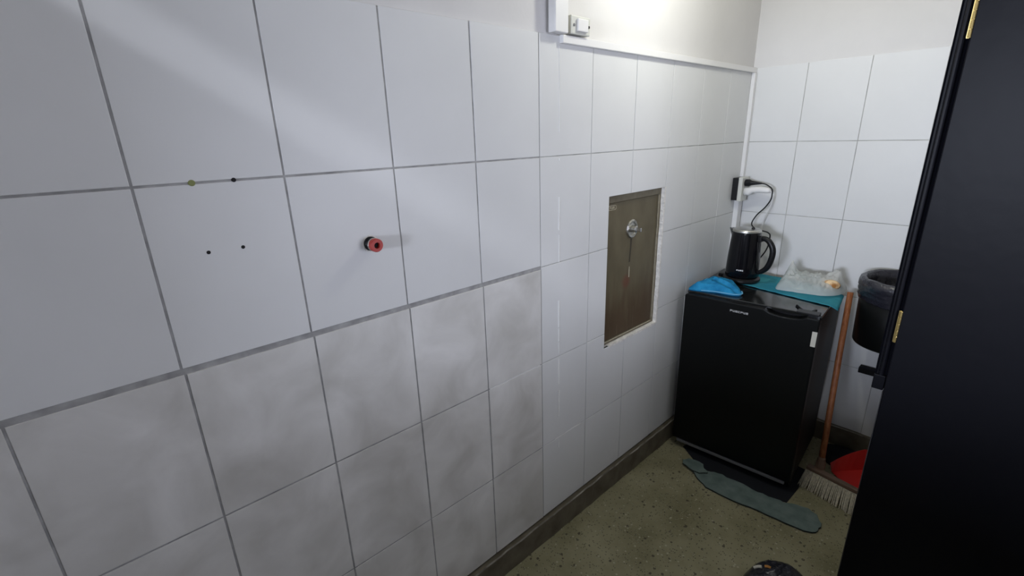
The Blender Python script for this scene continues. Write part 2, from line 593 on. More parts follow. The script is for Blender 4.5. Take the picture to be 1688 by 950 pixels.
# unseen counter-high wall and pier, added to block light from the tiles
bm = box(0.0, 1.40, -0.90, -0.80, 0, 1.17)
add_box(bm, 0.0, 0.40, -0.90, -0.80, 1.17, 2.0)
struct(obj('light_cut_wall', bm, MT_HALL))
bm = box(-0.009, XR, -0.56, -0.48, 1.80, 2.06)        # unseen lintel, then a gap added to shape the light streak, then wall
add_box(bm, -0.009, XR, -0.56, -0.48, 2.155, HC)
unseen_wall_lintel = struct(obj('unseen_wall_lintel', bm, MT_PAINT))
struct(obj('unseen_raised_wall_left', box(-0.12, -0.009, YF - 0.1, -0.48, CEIL + 0.08, HC), MT_HALL))
wall_partition = struct(obj('wall_partition', box(0.885, 0.96, 1.66, YB, 0, CEIL + 0.08), MT_PAINT))


def tile_mesh(w, h, mt, th=0.009, ins=0.0008):
    """one rectangular tile centred on its origin, u = x, v = y, out = z"""
    key = (round(w, 4), round(h, 4), mt.name)
    if key not in tile_mesh.cache:
        bm = prism(rect(-w / 2, w / 2, -h / 2, h / 2), 0, th, inset=ins)
        me = bpy.data.meshes.new('tile')
        bm.normal_update()
        bm.to_mesh(me)
        bm.free()
        me.materials.append(mt)
        tile_mesh.cache[key] = me
    return tile_mesh.cache[key]


tile_mesh.cache = {}
AX_LEFT = Matrix(((0, 0, 1), (1, 0, 0), (0, 1, 0)))      # u -> +y, v -> +z, out -> +x
AX_BACK = Matrix(((1, 0, 0), (0, 0, -1), (0, 1, 0)))     # u -> +x, v -> +z, out -> -y
RT = random.Random(3)


def put_tile(parent, u0, u1, v0, v1, mt, side, proud=0.0):
    o = bpy.data.objects.new('tile', tile_mesh(u1 - u0, v1 - v0, mt))
    COL.objects.link(o)
    o.parent = parent
    uc, vc = (u0 + u1) / 2, (v0 + v1) / 2
    d = -0.009 + proud + RT.uniform(-0.0004, 0.0004)
    if side == 'left':
        o.location = (d, uc, vc)
        R = AX_LEFT
    else:
        o.location = (uc, YB - d, vc)
        R = AX_BACK
    tilt = Matrix.Rotation(RT.uniform(-0.0025, 0.0025), 3, 'X') @ Matrix.Rotation(RT.uniform(-0.0025, 0.0025), 3, 'Y')
    o.rotation_euler = (R @ tilt).to_euler()
    return o


# joints of the left wall
JY = [-0.75 + 0.25 * k for k in range(9)] + [1.25 + 0.25234 * (k - 0) for k in range(1, 6)]
JY = [-0.75, -0.5, -0.25, 0.0, 0.25, 0.5, 0.75, 1.0, 1.25] + [1.25 + 0.25234 * k for k in range(1, 6)]
for i in range(len(JY) - 1):
    y0, y1 = JY[i], JY[i + 1]
    newer = y0 >= 0.99
    for j in range(5):
        z0, z1 = ROW[j], ROW[j + 1]
        marbled = (not newer) and j <= 2
        gy = 0.0021 if not newer else 0.0011
        gz = 0.0022 if not newer else 0.0014
        t, b_, sh = gz, gz, 0.0
        if not newer and j == 2:
            t = 0.0085
        if not newer and j == 3:
            b_ = 0.0045
        if marbled:
            sh = 0.004
        if j == 4:
            t = 0.0
        if j == 0:
            b_ = 0.0
        u0, u1, v0, v1 = y0 + gy + sh, y1 - gy + sh, z0 + b_, z1 - t
        if marbled and abs(y1 - 1.0) < 1e-6:
            u1 = y1 - gy
        mt = MT_MARBLE if marbled else MT_TILE
        # openings for the olive panel
        if u1 > HOLE[0] and u0 < HOLE[1] - 0.01 and v1 > HOLE[2] and v0 < HOLE[3]:
            if u0 < HOLE[0]:
                if v1 > HOLE[3]:      # L: left strip and the top
                    poly = [(u0, v0), (HOLE[0], v0), (HOLE[0], HOLE[3]), (u1, HOLE[3]), (u1, v1), (u0, v1)]
                elif v0 < HOLE[2]:    # L: left strip and the bottom
                    poly = [(u0, v0), (u1, v0), (u1, HOLE[2]), (HOLE[0], HOLE[2]), (HOLE[0], v1), (u0, v1)]
                else:
                    put_tile(wall_left, u0, HOLE[0], v0, v1, mt, 'left')
                    continue
                obj('tile', prism(poly, -0.009, 0, lambda u, v, d: (d, u, v), inset=0.0012), mt, wall_left)
            else:
                if v1 > HOLE[3]:
                    put_tile(wall_left, u0, u1, HOLE[3], v1, mt, 'left')
                elif v0 < HOLE[2]:
                    put_tile(wall_left, u0, u1, v0, HOLE[2], mt, 'left')
            continue
        put_tile(wall_left, u0, u1, v0, v1, mt, 'left', 0.0008 if marbled else 0.0)

# grout beds
obj('grout', box(-0.0095, -0.0013, JY[0], 1.0, 0.113, ROW[5] - 0.003), MT_GROUT_GREY, wall_left)
bm = bmesh.new()
gys, gzs = [1.0, HOLE[0], HOLE[1], YB], [0.113, HOLE[2], HOLE[3], ROW[5] - 0.003]
for i in range(3):
    for j in range(3):
        if not (i == 1 and j == 1):
            add_box(bm, -0.0095, -0.0024, gys[i], gys[i + 1], gzs[j], gzs[j + 1])
obj('grout', bm, MT_GROUT_LIGHT, wall_left)

# back wall tiles
JX = [0.0, 0.2365, 0.4775, 0.7205, 0.884]
for i in range(len(JX) - 1):
    for j in range(5):
        put_tile(wall_back, JX[i] + 0.0013, JX[i + 1] - 0.0013, ROW[j] + (0.0014 if j else -0.01), ROW[j + 1] - (0.0014 if j < 4 else 0), MT_TILE, 'back')
obj('grout', box(0, 0.885, YB + 0.0024, YB + 0.0095, 0.10, ROW[5] - 0.003), MT_GROUT_LIGHT, wall_back)

# filler marks of the old vertical chase and along a joint
RF = random.Random(5)


def filler(y0, y1, z0, z1, th=0.0014):
    pts_l, pts_r = [], []
    n = max(3, int((z1 - z0) / 0.03))
    for k in range(n + 1):
        z = z0 + (z1 - z0) * k / n
        pts_l.append((y0 + RF.uniform(-0.0008, 0.0008), z))
        pts_r.append((y1 + RF.uniform(-0.0008, 0.0008), z))
    obj('filler_streak', prism(pts_r + pts_l[::-1], -0.0002, th, lambda u, v, d: (d, u, v)), MT_FILLER, wall_left)


for z0, z1, w in ((1.56, 1.806, 0.0016), (1.475, 1.483, 0.005), (1.25, 1.36, 0.0045), (1.14, 1.235, 0.0015), (0.90, 1.0, 0.0055), (0.845, 0.895, 0.004),
                  (0.795, 0.84, 0.003), (0.67, 0.775, 0.0055), (0.53, 0.645, 0.0055), (0.39, 0.425, 0.0045)):
    filler(1.0875 - w / 2, 1.0875 + w / 2, z0, z1)
obj('filler_streak', prism([(1.065, 0.4355), (1.10, 0.4362), (1.15, 0.4360), (1.215, 0.4345), (1.222, 0.4385), (1.16, 0.4400), (1.12, 0.4385), (1.07, 0.4395)], -0.0002, 0.0008, lambda u, v, d: (d, u, v)), MT_FILLER, wall_left)
obj('filler_streak', prism([(0.76, 0.7835), (0.99, 0.7835), (0.99, 0.7875), (0.76, 0.7865)], -0.002, 0.0004, lambda u, v, d: (d, u, v)), MT_FILLER, wall_left)
# screw holes
for y, z, r, mt in ((0.089, 1.360, 0.0036, MT_DARKHOLE), (0.149, 1.360, 0.0036, MT_DARKHOLE), (0.157, 1.4905, 0.0042, MT_DARKHOLE), (0.088, 1.4905, 0.0058, MT_GREENPLUG)):
    obj('screw_hole', lathe([(r, -0.002), (r, 0.0006), (r * 0.7, 0.0009)], 12, (0, y, z), 'x'), mt, wall_left)

# plinths
RP = random.Random(11)


def plinth(name, axis, a0, a1):
    bm = bmesh.new()
    n = int((a1 - a0) / 0.035)
    rows = []
    for k in range(n + 1):
        a = a0 + (a1 - a0) * k / n
        t = 0.0155 + RP.uniform(-0.0015, 0.0015)
        h = 0.103 + RP.uniform(-0.002, 0.0015)
        sec = [(0, 0), (t + 0.001, 0), (t, h - 0.004), (t - 0.004, h), (0, h + 0.0005)]
        rows.append([bm.verts.new((d - 0.009 if i in (0, 4) else d, a, z) if axis == 'y' else (a, YB - (d - 0.009 if i in (0, 4) else d), z)) for i, (d, z) in enumerate(sec)])
    for p, q in zip(rows, rows[1:]):
        for i in range(5):
            f = bm.faces.new((p[i], p[(i + 1) % 5], q[(i + 1) % 5], q[i]))
            if i == 2:
                f.material_index = 1
    bm.faces.new(rows[0])
    bm.faces.new(rows[-1])
    bmesh.ops.recalc_face_normals(bm, faces=bm.faces)
    return struct(obj(name, bm, [MT_PLINTH, MT_PLINTH_EDGE]))


obj('joint_gap', box(-0.0092, -0.006, -0.75, YB, 0.09, 0.113), MT_DARKHOLE, wall_left)
plinth('baseboard_left', 'y', -0.75, YB)
plinth('baseboard_back', 'x', 0.0, 0.885)

# ------------------------------------------------------------------ black door beside the nook
door = struct(bpy.data.objects.new('door_1', None))
COL.objects.link(door)
door.location = (0.868, 1.55, 0)
leaf = obj('door_leaf', box(0, 0.80, 0, 0.04, 0.012, 2.04), MT_DOOR, door, bevel=0.003)
obj('edge_strip', box(-0.0022, -0.0002, 0.002, 0.038, 0.02, 0.80), MT_DOOREDGE, door)
# jamb post: cut short above the floor, with a rounded bead along its length
post_prof = [(-0.029, 0.006), (-0.029, 0.05), (-0.001, 0.05), (-0.001, 0.016), (-0.006, 0.012), (-0.009, 0.005), (-0.012, 0.0015), (-0.016, 0.001), (-0.019, 0.004), (-0.021, 0.010), (-0.025, 0.010)]
obj('jamb_post', prism(post_prof[::-1], 0.845, CEIL + 0.08), MT_DOOR, door)
obj('jamb_block', box(-0.0295, -0.0015, 0.000, 0.052, 0.806, 0.852), MT_DOOR, door, bevel=0.002)
obj('jamb_head', box(-0.03, 0.84, 0.006, 0.05, 2.045, 2.09), MT_DOOR, door)
obj('jamb_post', box(0.803, 0.84, 0.006, 0.05, 0, 2.045), MT_DOOR, door)
for zc in (1.011, 1.789):
    hg = obj('hinge', box(-0.0062, -0.0008, -0.001, 0.003, zc - 0.047, zc + 0.047), MT_BRASS, door)
    for k in range(5):
        za = zc - 0.047 + 0.0188 * k
        obj('knuckle', lathe([(0.0034, za + 0.0004), (0.0038, za + 0.0012), (0.0038, za + 0.0176), (0.0034, za + 0.0184)], 12, (-0.0012, -0.0038, 0)), MT_BRASS, hg)
struct(obj('wall_door', box(0.839, XR, 1.556, 1.64, 2.09, CEIL + 0.08), MT_PAINT))
struct(obj('wall_beside_door', box(1.708, XR, 1.556, 1.64, 0, 2.09), MT_PAINT))

# ------------------------------------------------------------------ fridge
W, D, H = 0.543, 0.50, 0.84
FR = thing('mini_fridge', 'black table-height fridge standing in the corner under the kettle', 'fridge', (0.047, 1.912, 0), math.radians(4.8))
obj('cabinet', box(0.004, W - 0.004, 0.052, D, 0.03, H - 0.012), MT_FRIDGE_SIDE, FR, bevel=0.004)
obj('top_panel', box(0.0, W, 0.03, D, H - 0.012, H), MT_FRIDGE_TOP, FR, bevel=0.003)
# door outline with the shallow grip cut into its top edge
outl = [(0, 0.052), (W, 0.052), (W, 0.826), (0.535, 0.832)]
for k in range(9):
    t = k / 8
    outl.append((0.497 - 0.155 * t, 0.832 - 0.017 * math.sin(PI * min(1, max(0, t))) ** 0.5))
outl += [(0.012, 0.832), (0.0, 0.826)]
obj('fridge_door', prism(outl, 0, 0.046, lambda x, z, d: (x, 0.046 - d, z)), MT_FRIDGE, FR, bevel=0.006)
obj('door_gasket', box(0.012, W - 0.012, 0.045, 0.054, 0.06, 0.82), MT_BLACK, FR)
obj('grip_lip', tube(spline([(0.338, 0.004, 0.829), (0.355, 0.0035, 0.816), (0.42, 0.003, 0.812), (0.485, 0.0035, 0.816), (0.50, 0.004, 0.829)], 6), 0.0022, 6), MT_GREYBAR, FR)
obj('kick_bar', box(0.022, W - 0.022, 0.001, 0.012, 0.034, 0.05), MT_GREYBAR, FR, bevel=0.002)
obj('kick_plate', box(0.01, W - 0.01, 0.05, 0.062, 0.008, 0.05), MT_BLACK, FR)
hc = obj('hinge_cover', box(0.455, 0.535, 0.012, 0.055, H, H + 0.007), MT_BLACK, FR, bevel=0.002)
obj('hinge_arm', tube([(0.465, 0.055, H + 0.003), (0.440, 0.095, H + 0.003)], 0.006, 6), MT_BLACK, hc)
obj('hinge_arm', tube([(0.505, 0.055, H + 0.003), (0.512, 0.078, H + 0.003)], 0.006, 6), MT_BLACK, hc)
st = obj('sticker', box(W - 0.0185, W - 0.001, -0.0012, 0.0012, 0.716, 0.780), MT_STICKER, FR)
glyphs(FR, 'wordmark', MT_SILVER, (0.207, 0.0, 0.792), (1, 0, 0), (0, 0, 1), (0, -1, 0), [0.009, 0.008, 0.009, 0.008, 0.010, 0.008, 0.008], 0.0085, 0.0022, 0.0012)
for x in (0.03, W - 0.03):
    for y in (0.07, D - 0.05):
        obj('foot', lathe([(0.014, 0.0025), (0.015, 0.012), (0.011, 0.03)], 14, (x, y, 0)), MT_BLACK, FR)
ZT = H + 0.0005

# ------------------------------------------------------------------ cloths, bag, bread on the fridge
tc_pts = []
corners = [(0.265, 2.165), (0.607, 2.118), (0.578, 2.325), (0.25, 2.435), (0.06, 2.40), (0.075, 2.24)]
bm = bmesh.new()
NX, NY = 46, 34
grid = {}


def cloth_xy(u, v):
    # front edge from (0.085,2.20) by (0.265,2.165) to (0.607,2.118); back edge along the fridge rear
    fx = 0.075 + (0.607 - 0.075) * u
    fy = 2.20 + (2.118 - 2.20) * u
    bx = 0.045 + (0.578 - 0.045) * u
    by = 2.395 + (2.325 - 2.395) * u + 0.05 * math.sin(PI * u)
    return fx + (bx - fx) * v, fy + (by - fy) * v


for i in range(NX + 1):
    for j in range(NY + 1):
        x, y = cloth_xy(i / NX, j / NY)
        wv = 0.0022 * noise.noise((x * 30, y * 30, 1.7)) + 0.0016 * abs(noise.noise((x * 60, y * 24, 8)))
        z = ZT + 0.0035 + wv
        # past the fridge's right edge the cloth sags a little
        xe = 0.588 - (y - 1.957) * 0.084
        if x > xe:
            z -= 1.2 * (x - xe) ** 1.35
        grid[i, j] = bm.verts.new((x, y, z))
for i in range(NX):
    for j in range(NY):
        bm.faces.new((grid[i, j], grid[i + 1, j], grid[i + 1, j + 1], grid[i, j + 1]))
tag(obj('teal_cloth', bm, MT_TEAL, smooth=True, solid=0.002), 'flat teal cloth spread over the fridge top under kettle and bag', 'cloth')

bo = [(0.050, 1.945), (0.034, 2.00), (0.030, 2.08), (0.052, 2.16), (0.085, 2.185), (0.128, 2.148), (0.19, 2.128), (0.232, 2.075), (0.256, 2.025), (0.238, 1.998), (0.16, 1.983), (0.105, 1.962)]


def ramp(v, a, b):
    t = min(1, max(0, (v - a) / (b - a)))
    return t * t * (3 - 2 * t)


def blue_extra(x, y):
    # a flap folded over: it rises sharply along a line and slopes down behind it
    d = (x - 0.088) * 0.92 + (y - 2.03) * -0.40
    flap = 0.022 * ramp(d, -0.008, 0.004) * (1 - 0.75 * ramp(d, 0.03, 0.15))
    back = 0.022 * math.exp(-(((x - 0.085) / 0.03) ** 2 + ((y - 2.12) / 0.035) ** 2))
    d2 = (x - 0.17) * 0.25 + (y - 2.055)
    crease = 0.008 * math.exp(-(d2 / 0.010) ** 2) - 0.006 * math.exp(-((d2 + 0.022) / 0.008) ** 2) + 0.006 * math.exp(-((d2 + 0.045) / 0.008) ** 2)
    return flap + back + crease


bl = tag(obj('blue_cloth', heap(bo, ZT, 0.010, rings=24, amp=0.004, freq=30, seed=2.0, rim=0.006, extra=blue_extra, n=8, power=0.8), MT_BLUE, smooth=True), 'crumpled azure microfibre cloth on the front of the fridge beside the kettle', 'cloth')
obj('hem', tube(spline([(0.10, 1.960, ZT + 0.006), (0.16, 1.980, ZT + 0.008), (0.236, 1.996, ZT + 0.008), (0.258, 2.026, ZT + 0.008), (0.245, 2.055, ZT + 0.010)], 6), 0.0026, 6), MT_HEM, bl)
obj('hem', tube(spline([(0.086, 1.975, ZT + 0.020), (0.083, 2.01, ZT + 0.034), (0.086, 2.045, ZT + 0.042)], 6), 0.0028, 6), MT_HEM, bl)

bag_o = [(0.345, 2.185), (0.40, 2.19), (0.46, 2.20), (0.53, 2.225), (0.57, 2.28), (0.575, 2.36), (0.55, 2.43), (0.46, 2.45), (0.37, 2.44), (0.315, 2.36), (0.325, 2.26)]


def bag_extra(x, y):
    e = 0.062 * math.exp(-(((x - 0.345) / 0.024) ** 2 + ((y - 2.35) / 0.05) ** 2))
    e += 0.040 * math.exp(-(((x - 0.535) / 0.035) ** 2 + ((y - 2.365) / 0.05) ** 2))
    e += 0.020 * math.exp(-(((x - 0.375) / 0.03) ** 2 + ((y - 2.24) / 0.03) ** 2))
    r1 = 1 - abs(noise.noise((x * 20, y * 20, 3.1))) * 2
    r2 = 1 - abs(noise.noise((x * 42 + 4, y * 34, 9.1))) * 2
    return e + 0.011 * max(0, r1) ** 2 + 0.009 * max(0, r2) ** 3


tag(obj('plastic_bag', heap(bag_o, ZT + 0.007, 0.042, rings=36, amp=0.006, freq=26, seed=6.0, rim=0.004, extra=bag_extra, n=12, closed=False), MT_FILM, smooth=True), 'crumpled see-through plastic bag holding bread on the teal cloth', 'bag')
bm = bmesh.new()
bmesh.ops.create_uvsphere(bm, u_segments=24, v_segments=14, radius=1)
for v in bm.verts:
    c = v.co.copy()
    n = 1 + 0.05 * noise.noise(c * 2.2)
    v.co = Vector((0.528 + c.x * 0.036 * n, 2.292 + c.y * 0.028 * n, ZT + 0.046 + c.z * 0.022 * n))
tag(obj('bread_roll', bm, MT_BREAD, smooth=True), 'small golden-brown piece of bread inside the see-through bag', 'bread')

# ------------------------------------------------------------------ kettle and its base
KX, KY = 0.163, 2.243
KB = thing('kettle_base', 'black round power base under the kettle with its cord plugged in above', 'kettle base', (KX, KY, ZT + 0.008))
obj('base_plate', lathe([(0.080, 0), (0.084, 0.006), (0.083, 0.014), (0.072, 0.021), (0.03, 0.023)], 40), MT_BLACK, KB)
obj('cord_guard', box(-0.105, -0.075, -0.02, 0.012, 0.0, 0.018), MT_BLACK, KB, bevel=0.003)
KT = thing('electric_kettle', 'black electric kettle with steel rim and loop handle on the fridge', 'kettle', (KX, KY, ZT + 0.031), math.radians(-4))
prof = [(0.071, 0.0), (0.075, 0.004), (0.0745, 0.03), (0.072, 0.09), (0.0675, 0.16), (0.063, 0.212), (0.0625, 0.218)]
obj('body', lathe(prof, 48), MT_GLOSSBLACK, KT, smooth=True)
obj('steel_rim', lathe([(0.0628, 0.2175), (0.0637, 0.219), (0.0632, 0.2255), (0.0615, 0.226)], 48), MT_STEEL, KT)
obj('lid', lathe([(0.0612, 0.2255), (0.058, 0.2295), (0.03, 0.232), (0.006, 0.2325)], 40), MT_STEEL, KT)
obj('lid_knob', lathe([(0.008, 0.232), (0.007, 0.238), (0.003, 0.2405)], 14, (0.028, 0.0, 0)), MT_BLACK, KT)
# spout: a pinched wedge on the left
bm = bmesh.new()
sp = []
for z, out, half in ((0.165, -0.066, 0.006), (0.195, -0.075, 0.017), (0.226, -0.0865, 0.026)):
    sp.append([bm.verts.new((-0.058, -half - 0.006, z)), bm.verts.new((out, 0, z)), bm.verts.new((-0.058, half + 0.006, z))])
for a, b in zip(sp, sp[1:]):
    for k in range(3):
        bm.faces.new((a[k], a[(k + 1) % 3], b[(k + 1) % 3], b[k]))
bm.faces.new(sp[0])
bm.faces.new(sp[-1])
bmesh.ops.recalc_face_normals(bm, faces=bm.faces)
obj('spout', bm, MT_GLOSSBLACK, KT, bevel=0.003)
hp = spline([(0.060, 0, 0.188), (0.080, 0, 0.194), (0.105, 0, 0.185), (0.126, 0, 0.154), (0.129, 0, 0.115), (0.117, 0, 0.066), (0.095, 0, 0.038), (0.073, 0, 0.027)], 7)
obj('handle', tube(hp, [0.0105 + 0.003 * math.sin(PI * k / (len(hp) - 1)) for k in range(len(hp))], 14, 0.85), MT_BLACK, KT, smooth=True)
obj('handle_root', box(0.058, 0.078, -0.016, 0.016, 0.176, 0.203), MT_BLACK, KT, bevel=0.004)
obj('sight_strip', box(0.0655, 0.0695, -0.008, 0.008, 0.05, 0.18), MT_FRIDGE_SIDE, KT, bevel=0.001)
ang = math.radians(-72)
ca, sa = math.cos(ang), math.sin(ang)
glyphs(KT, 'wordmark', MT_WHITEPRINT, (0.0745 * ca - 0.016 * -sa, 0.0745 * sa - 0.016 * ca, 0.038), (-sa, ca, 0), (-0.03 * ca, -0.03 * sa, 1), (ca, sa, 0), [0.006, 0.006, 0.006, 0.006], 0.006, 0.0018, 0.0008)

# cord of the base: from the plug by the wall, down behind the kettle
cordp = [(0.125, 2.44, 1.294), (0.150, 2.44, 1.290), (0.178, 2.44, 1.272), (0.184, 2.44, 1.248), (0.180, 2.44, 1.215), (0.158, 2.44, 1.176), (0.125, 2.44, 1.136), (0.110, 2.43, 1.092),
         (0.142, 2.41, 1.071), (0.182, 2.39, 1.070), (0.214, 2.37, 1.068), (0.228, 2.362, 1.050), (0.218, 2.36, 0.98), (0.17, 2.35, 0.90), (0.135, 2.325, 0.862), (0.12, 2.30, 0.856)]
loc = Vector((KX, KY, ZT + 0.008))
obj('power_cord', tube([Vector(p) - loc for p in spline(cordp, 8)], 0.0032, 8), MT_BLACK, KB, smooth=True)
pl = obj('plug', lathe([(0.017, 0.052), (0.018, 0.057), (0.018, 0.070), (0.012, 0.080), (0.009, 0.098), (0.0055, 0.122), (0.004, 0.130)], 18, (-KX, 2.44 - KY, 1.294 - loc.z), 'x'), MT_BLACK, KB)

# ------------------------------------------------------------------ socket, plugs, ducts, switch
SK = thing('wall_socket', 'dark-sided double wall socket in the corner above the kettle', 'socket', (0, 2.44, 1.262))
obj('back_box', box(0.0, 0.030, -0.034, 0.036, -0.056, 0.056), MT_BLACK, SK, bevel=0.002)
obj('face_plate', box(0.030, 0.050, -0.036, 0.038, -0.060, 0.060), MT_SWITCH, SK, bevel=0.003)
WP = thing('white_plug', 'white power plug in the lower outlet below the black plug', 'plug', (0.052, 2.44, 1.256))
obj('plug_body', tube([(0, 0, -0.004), (0.02, 0, -0.004), (0.04, 0, 0.006), (0.075, 0, 0.008), (0.11, 0, 0.006), (0.124, 0, 0.004)], [0.021, 0.021, 0.017, 0.0165, 0.014, 0.008], 14, 0.8), MT_DUCT, WP, smooth=True)
obj('cord', tube(spline([(0.122, 0, 0.004), (0.134, 0.003, -0.015), (0.130, 0.01, -0.06), (0.112, 0.02, -0.11), (0.095, 0.035, -0.16), (0.08, 0.055, -0.30), (0.07, 0.058, -0.42), (0.07, 0.058, -0.60)], 8), 0.0028, 8), MT_DUCT, WP, smooth=True)


def duct(label, x0, x1, y0, y1, z0, z1, lid):
    t = thing('cable_duct', label, 'cable duct', (x0, y0, z0))
    w, d, h = x1 - x0, y1 - y0, z1 - z0
    obj('channel', box(0, w, 0, d, 0, h), MT_DUCT, t, bevel=0.0012)
    e = 0.0015
    if lid == 'x':
        obj('snap_lid', box(w, w + 0.002, e, d - e, e, h - e), MT_DUCT, t)
    else:
        obj('snap_lid', box(e, w - e, -0.002, 0, e, h - e), MT_DUCT, t)
    return t


duct('upright white cable duct running up the wall beside the small switch', 0.0, 0.026, 1.040, 1.096, 1.836, CEIL + 0.08, 'x')
duct('long level white cable duct along the top edge of the tiles', 0.0, 0.012, 1.088, YB - 0.001, 1.812, 1.835, 'x')
duct('thin upright white cable duct in the corner above the wall socket', 0.0, 0.015, 2.484, YB - 0.001, 1.318, 1.812, 'x')
duct('short wide white cable duct between the wall socket and the kettle', 0.0, 0.022, 2.452, 2.496, 0.80, 1.206, 'x')

SW = thing('light_switch', 'small ivory surface-mounted rocker switch above the level cable duct', 'switch', (0, 1.157, 1.862))
obj('back_box', box(-0.009, 0.024, -0.045, 0.045, -0.024, 0.026), MT_SWITCH, SW, bevel=0.003)
rk = obj('rocker', box(0.024, 0.031, -0.020, 0.028, -0.016, 0.018), MT_DUCT, SW, bevel=0.002)
obj('screw', lathe([(0.004, 0.024), (0.004, 0.0255)], 12, (0, -0.032, 0.0), 'x'), MT_GREYBAR, SW)
obj('screw', lathe([(0.004, 0.024), (0.004, 0.0255)], 12, (0, 0.037, 0.0), 'x'), MT_DARKHOLE, SW)

# ------------------------------------------------------------------ olive metal panel
PN = thing('access_panel', 'weathered olive metal service hatch with round lock let into the tiles', 'service hatch', (0, 1.558, 1.026))
y0, y1, z0, z1 = HOLE[0] - 1.558, HOLE[1] - 1.558, HOLE[2] - 1.026, HOLE[3] - 1.026
obj('panel_door', box(-0.040, -0.020, y0 + 0.012, y1 - 0.024, z0 + 0.018, z1 - 0.030), MT_OLIVE_METAL, PN, bevel=0.0015)
for a in ((y0, y0 + 0.0105, z0, z1), (y1 - 0.0225, y1 - 0.004, z0 + 0.004, z1), (y0 + 0.0105, y1 - 0.0225, z1 - 0.0285, z1), (y0 + 0.0105, y1 - 0.0225, z0 + 0.004, z0 + 0.0165)):
    obj('frame_strip', box(-0.045, -0.015, *a), MT_OLIVE_FRAME, PN, bevel=0.001)
obj('dust_line', box(-0.0149, -0.0143, y0 + 0.014, y1 - 0.025, z0 + 0.0130, z0 + 0.0160), MT_LIGHTSTAIN, PN)
obj('dust_line', box(-0.0149, -0.0143, y1 - 0.0225, y1 - 0.020, z0 + 0.03, z1 - 0.03), MT_LIGHTSTAIN, PN)
# white plaster reveal on the far side and along the bottom, ragged
RV = random.Random(4)
pr, pl_ = [], []
for k in range(22):
    z = z0 - 0.004 + (z1 - z0 + 0.004) * k / 21
    pr.append((y1 + 0.002, z))
    pl_.append((y1 - 0.006 + RV.uniform(-0.002, 0.002), z))
obj('plaster_edge', prism(pr + pl_[::-1], -0.044, 0.0012, lambda u, v, d: (d, u, v)), MT_PLASTER, PN)
pb, pt = [], []
for k in range(22):
    y = y0 + 0.03 + (y1 - 0.006 - y0 - 0.03) * k / 21
    pb.append((y, z0 - 0.006 + RV.uniform(-0.002, 0.001)))
    pt.append((y, z0 + 0.003 + RV.uniform(-0.0015, 0.0015)))
obj('plaster_edge', prism(pb + pt[::-1], -0.044, 0.0012, lambda u, v, d: (d, u, v)), MT_PLASTER, PN)
lk = obj('lock', lathe([(0.038, -0.020), (0.038, -0.016), (0.034, -0.0125), (0.027, -0.013), (0.025, -0.0175), (0.0145, -0.0175), (0.0135, 0.002), (0.009, 0.004)], 28, (0, 1.546 - 1.558, 1.184 - 1.026), 'x'), MT_STEEL, PN)
obj('key', box(0.002, 0.026, 1.546 - 1.558 - 0.003, 1.546 - 1.558 + 0.003, 1.184 - 1.026 - 0.008, 1.184 - 1.026 + 0.008), MT_CHROME, lk, bevel=0.002)
obj('drip_stain', prism([(-0.020, 0.02), (-0.014, 0.125), (-0.004, 0.125), (-0.012, 0.02)], -0.0205, -0.0196, lambda u, v, d: (d, u, v)), MT_DRIP, PN)
obj('scratch', prism([(-0.017, -0.045), (-0.012, -0.045), (-0.013, 0.0), (-0.016, 0.0)], -0.0205, -0.0195, lambda u, v, d: (d, u, v)), MT_LIGHTSTAIN, PN)
for yy in (-0.135, -0.085, -0.01, 0.03):
    obj('scratch', prism([(yy, -0.285), (yy + 0.0012, -0.285), (yy + 0.0008, -0.235 + 0.05 * (yy > -0.05)), (yy, -0.235 + 0.05 * (yy > -0.05))], -0.0205, -0.0196, lambda u, v, d: (d, u, v)), MT_OLIVE_FRAME, PN)
# small oval maker's plate in outline
ov, iv = [], []
for k in range(20):
    a = 2 * PI * k / 20
    ov.append((-0.148 + 0.026 * math.copysign(abs(math.cos(a)) ** 0.5, math.cos(a)), 0.258 + 0.0095 * math.copysign(abs(math.sin(a)) ** 0.5, math.sin(a))))
bm = bmesh.new()
r1 = [bm.verts.new((-0.0194, y, z)) for y, z in ov]
r2 = [bm.verts.new((-0.0188, -0.148 + (y + 0.148) * 0.93, 0.258 + (z - 0.258) * 0.80)) for y, z in ov]
r3 = [bm.verts.new((-0.0199, -0.148 + (y + 0.148) * 0.92, 0.258 + (z - 0.258) * 0.78)) for y, z in ov]
for a, b in ((r1, r2), (r2, r3)):
    for k in range(20):
        bm.faces.new((a[k], a[(k + 1) % 20], b[(k + 1) % 20], b[k]))
mp_ = obj('maker_plate', bm, MT_LIGHTSTAIN, PN)
glyphs(mp_, 'wordmark', MT_LIGHTSTAIN, (-0.0200, -0.164, 0.2535), (0, 1, 0), (0, 0, 1), (1, 0, 0), [0.008, 0.009, 0.009], 0.009, 0.0018, 0.0008)

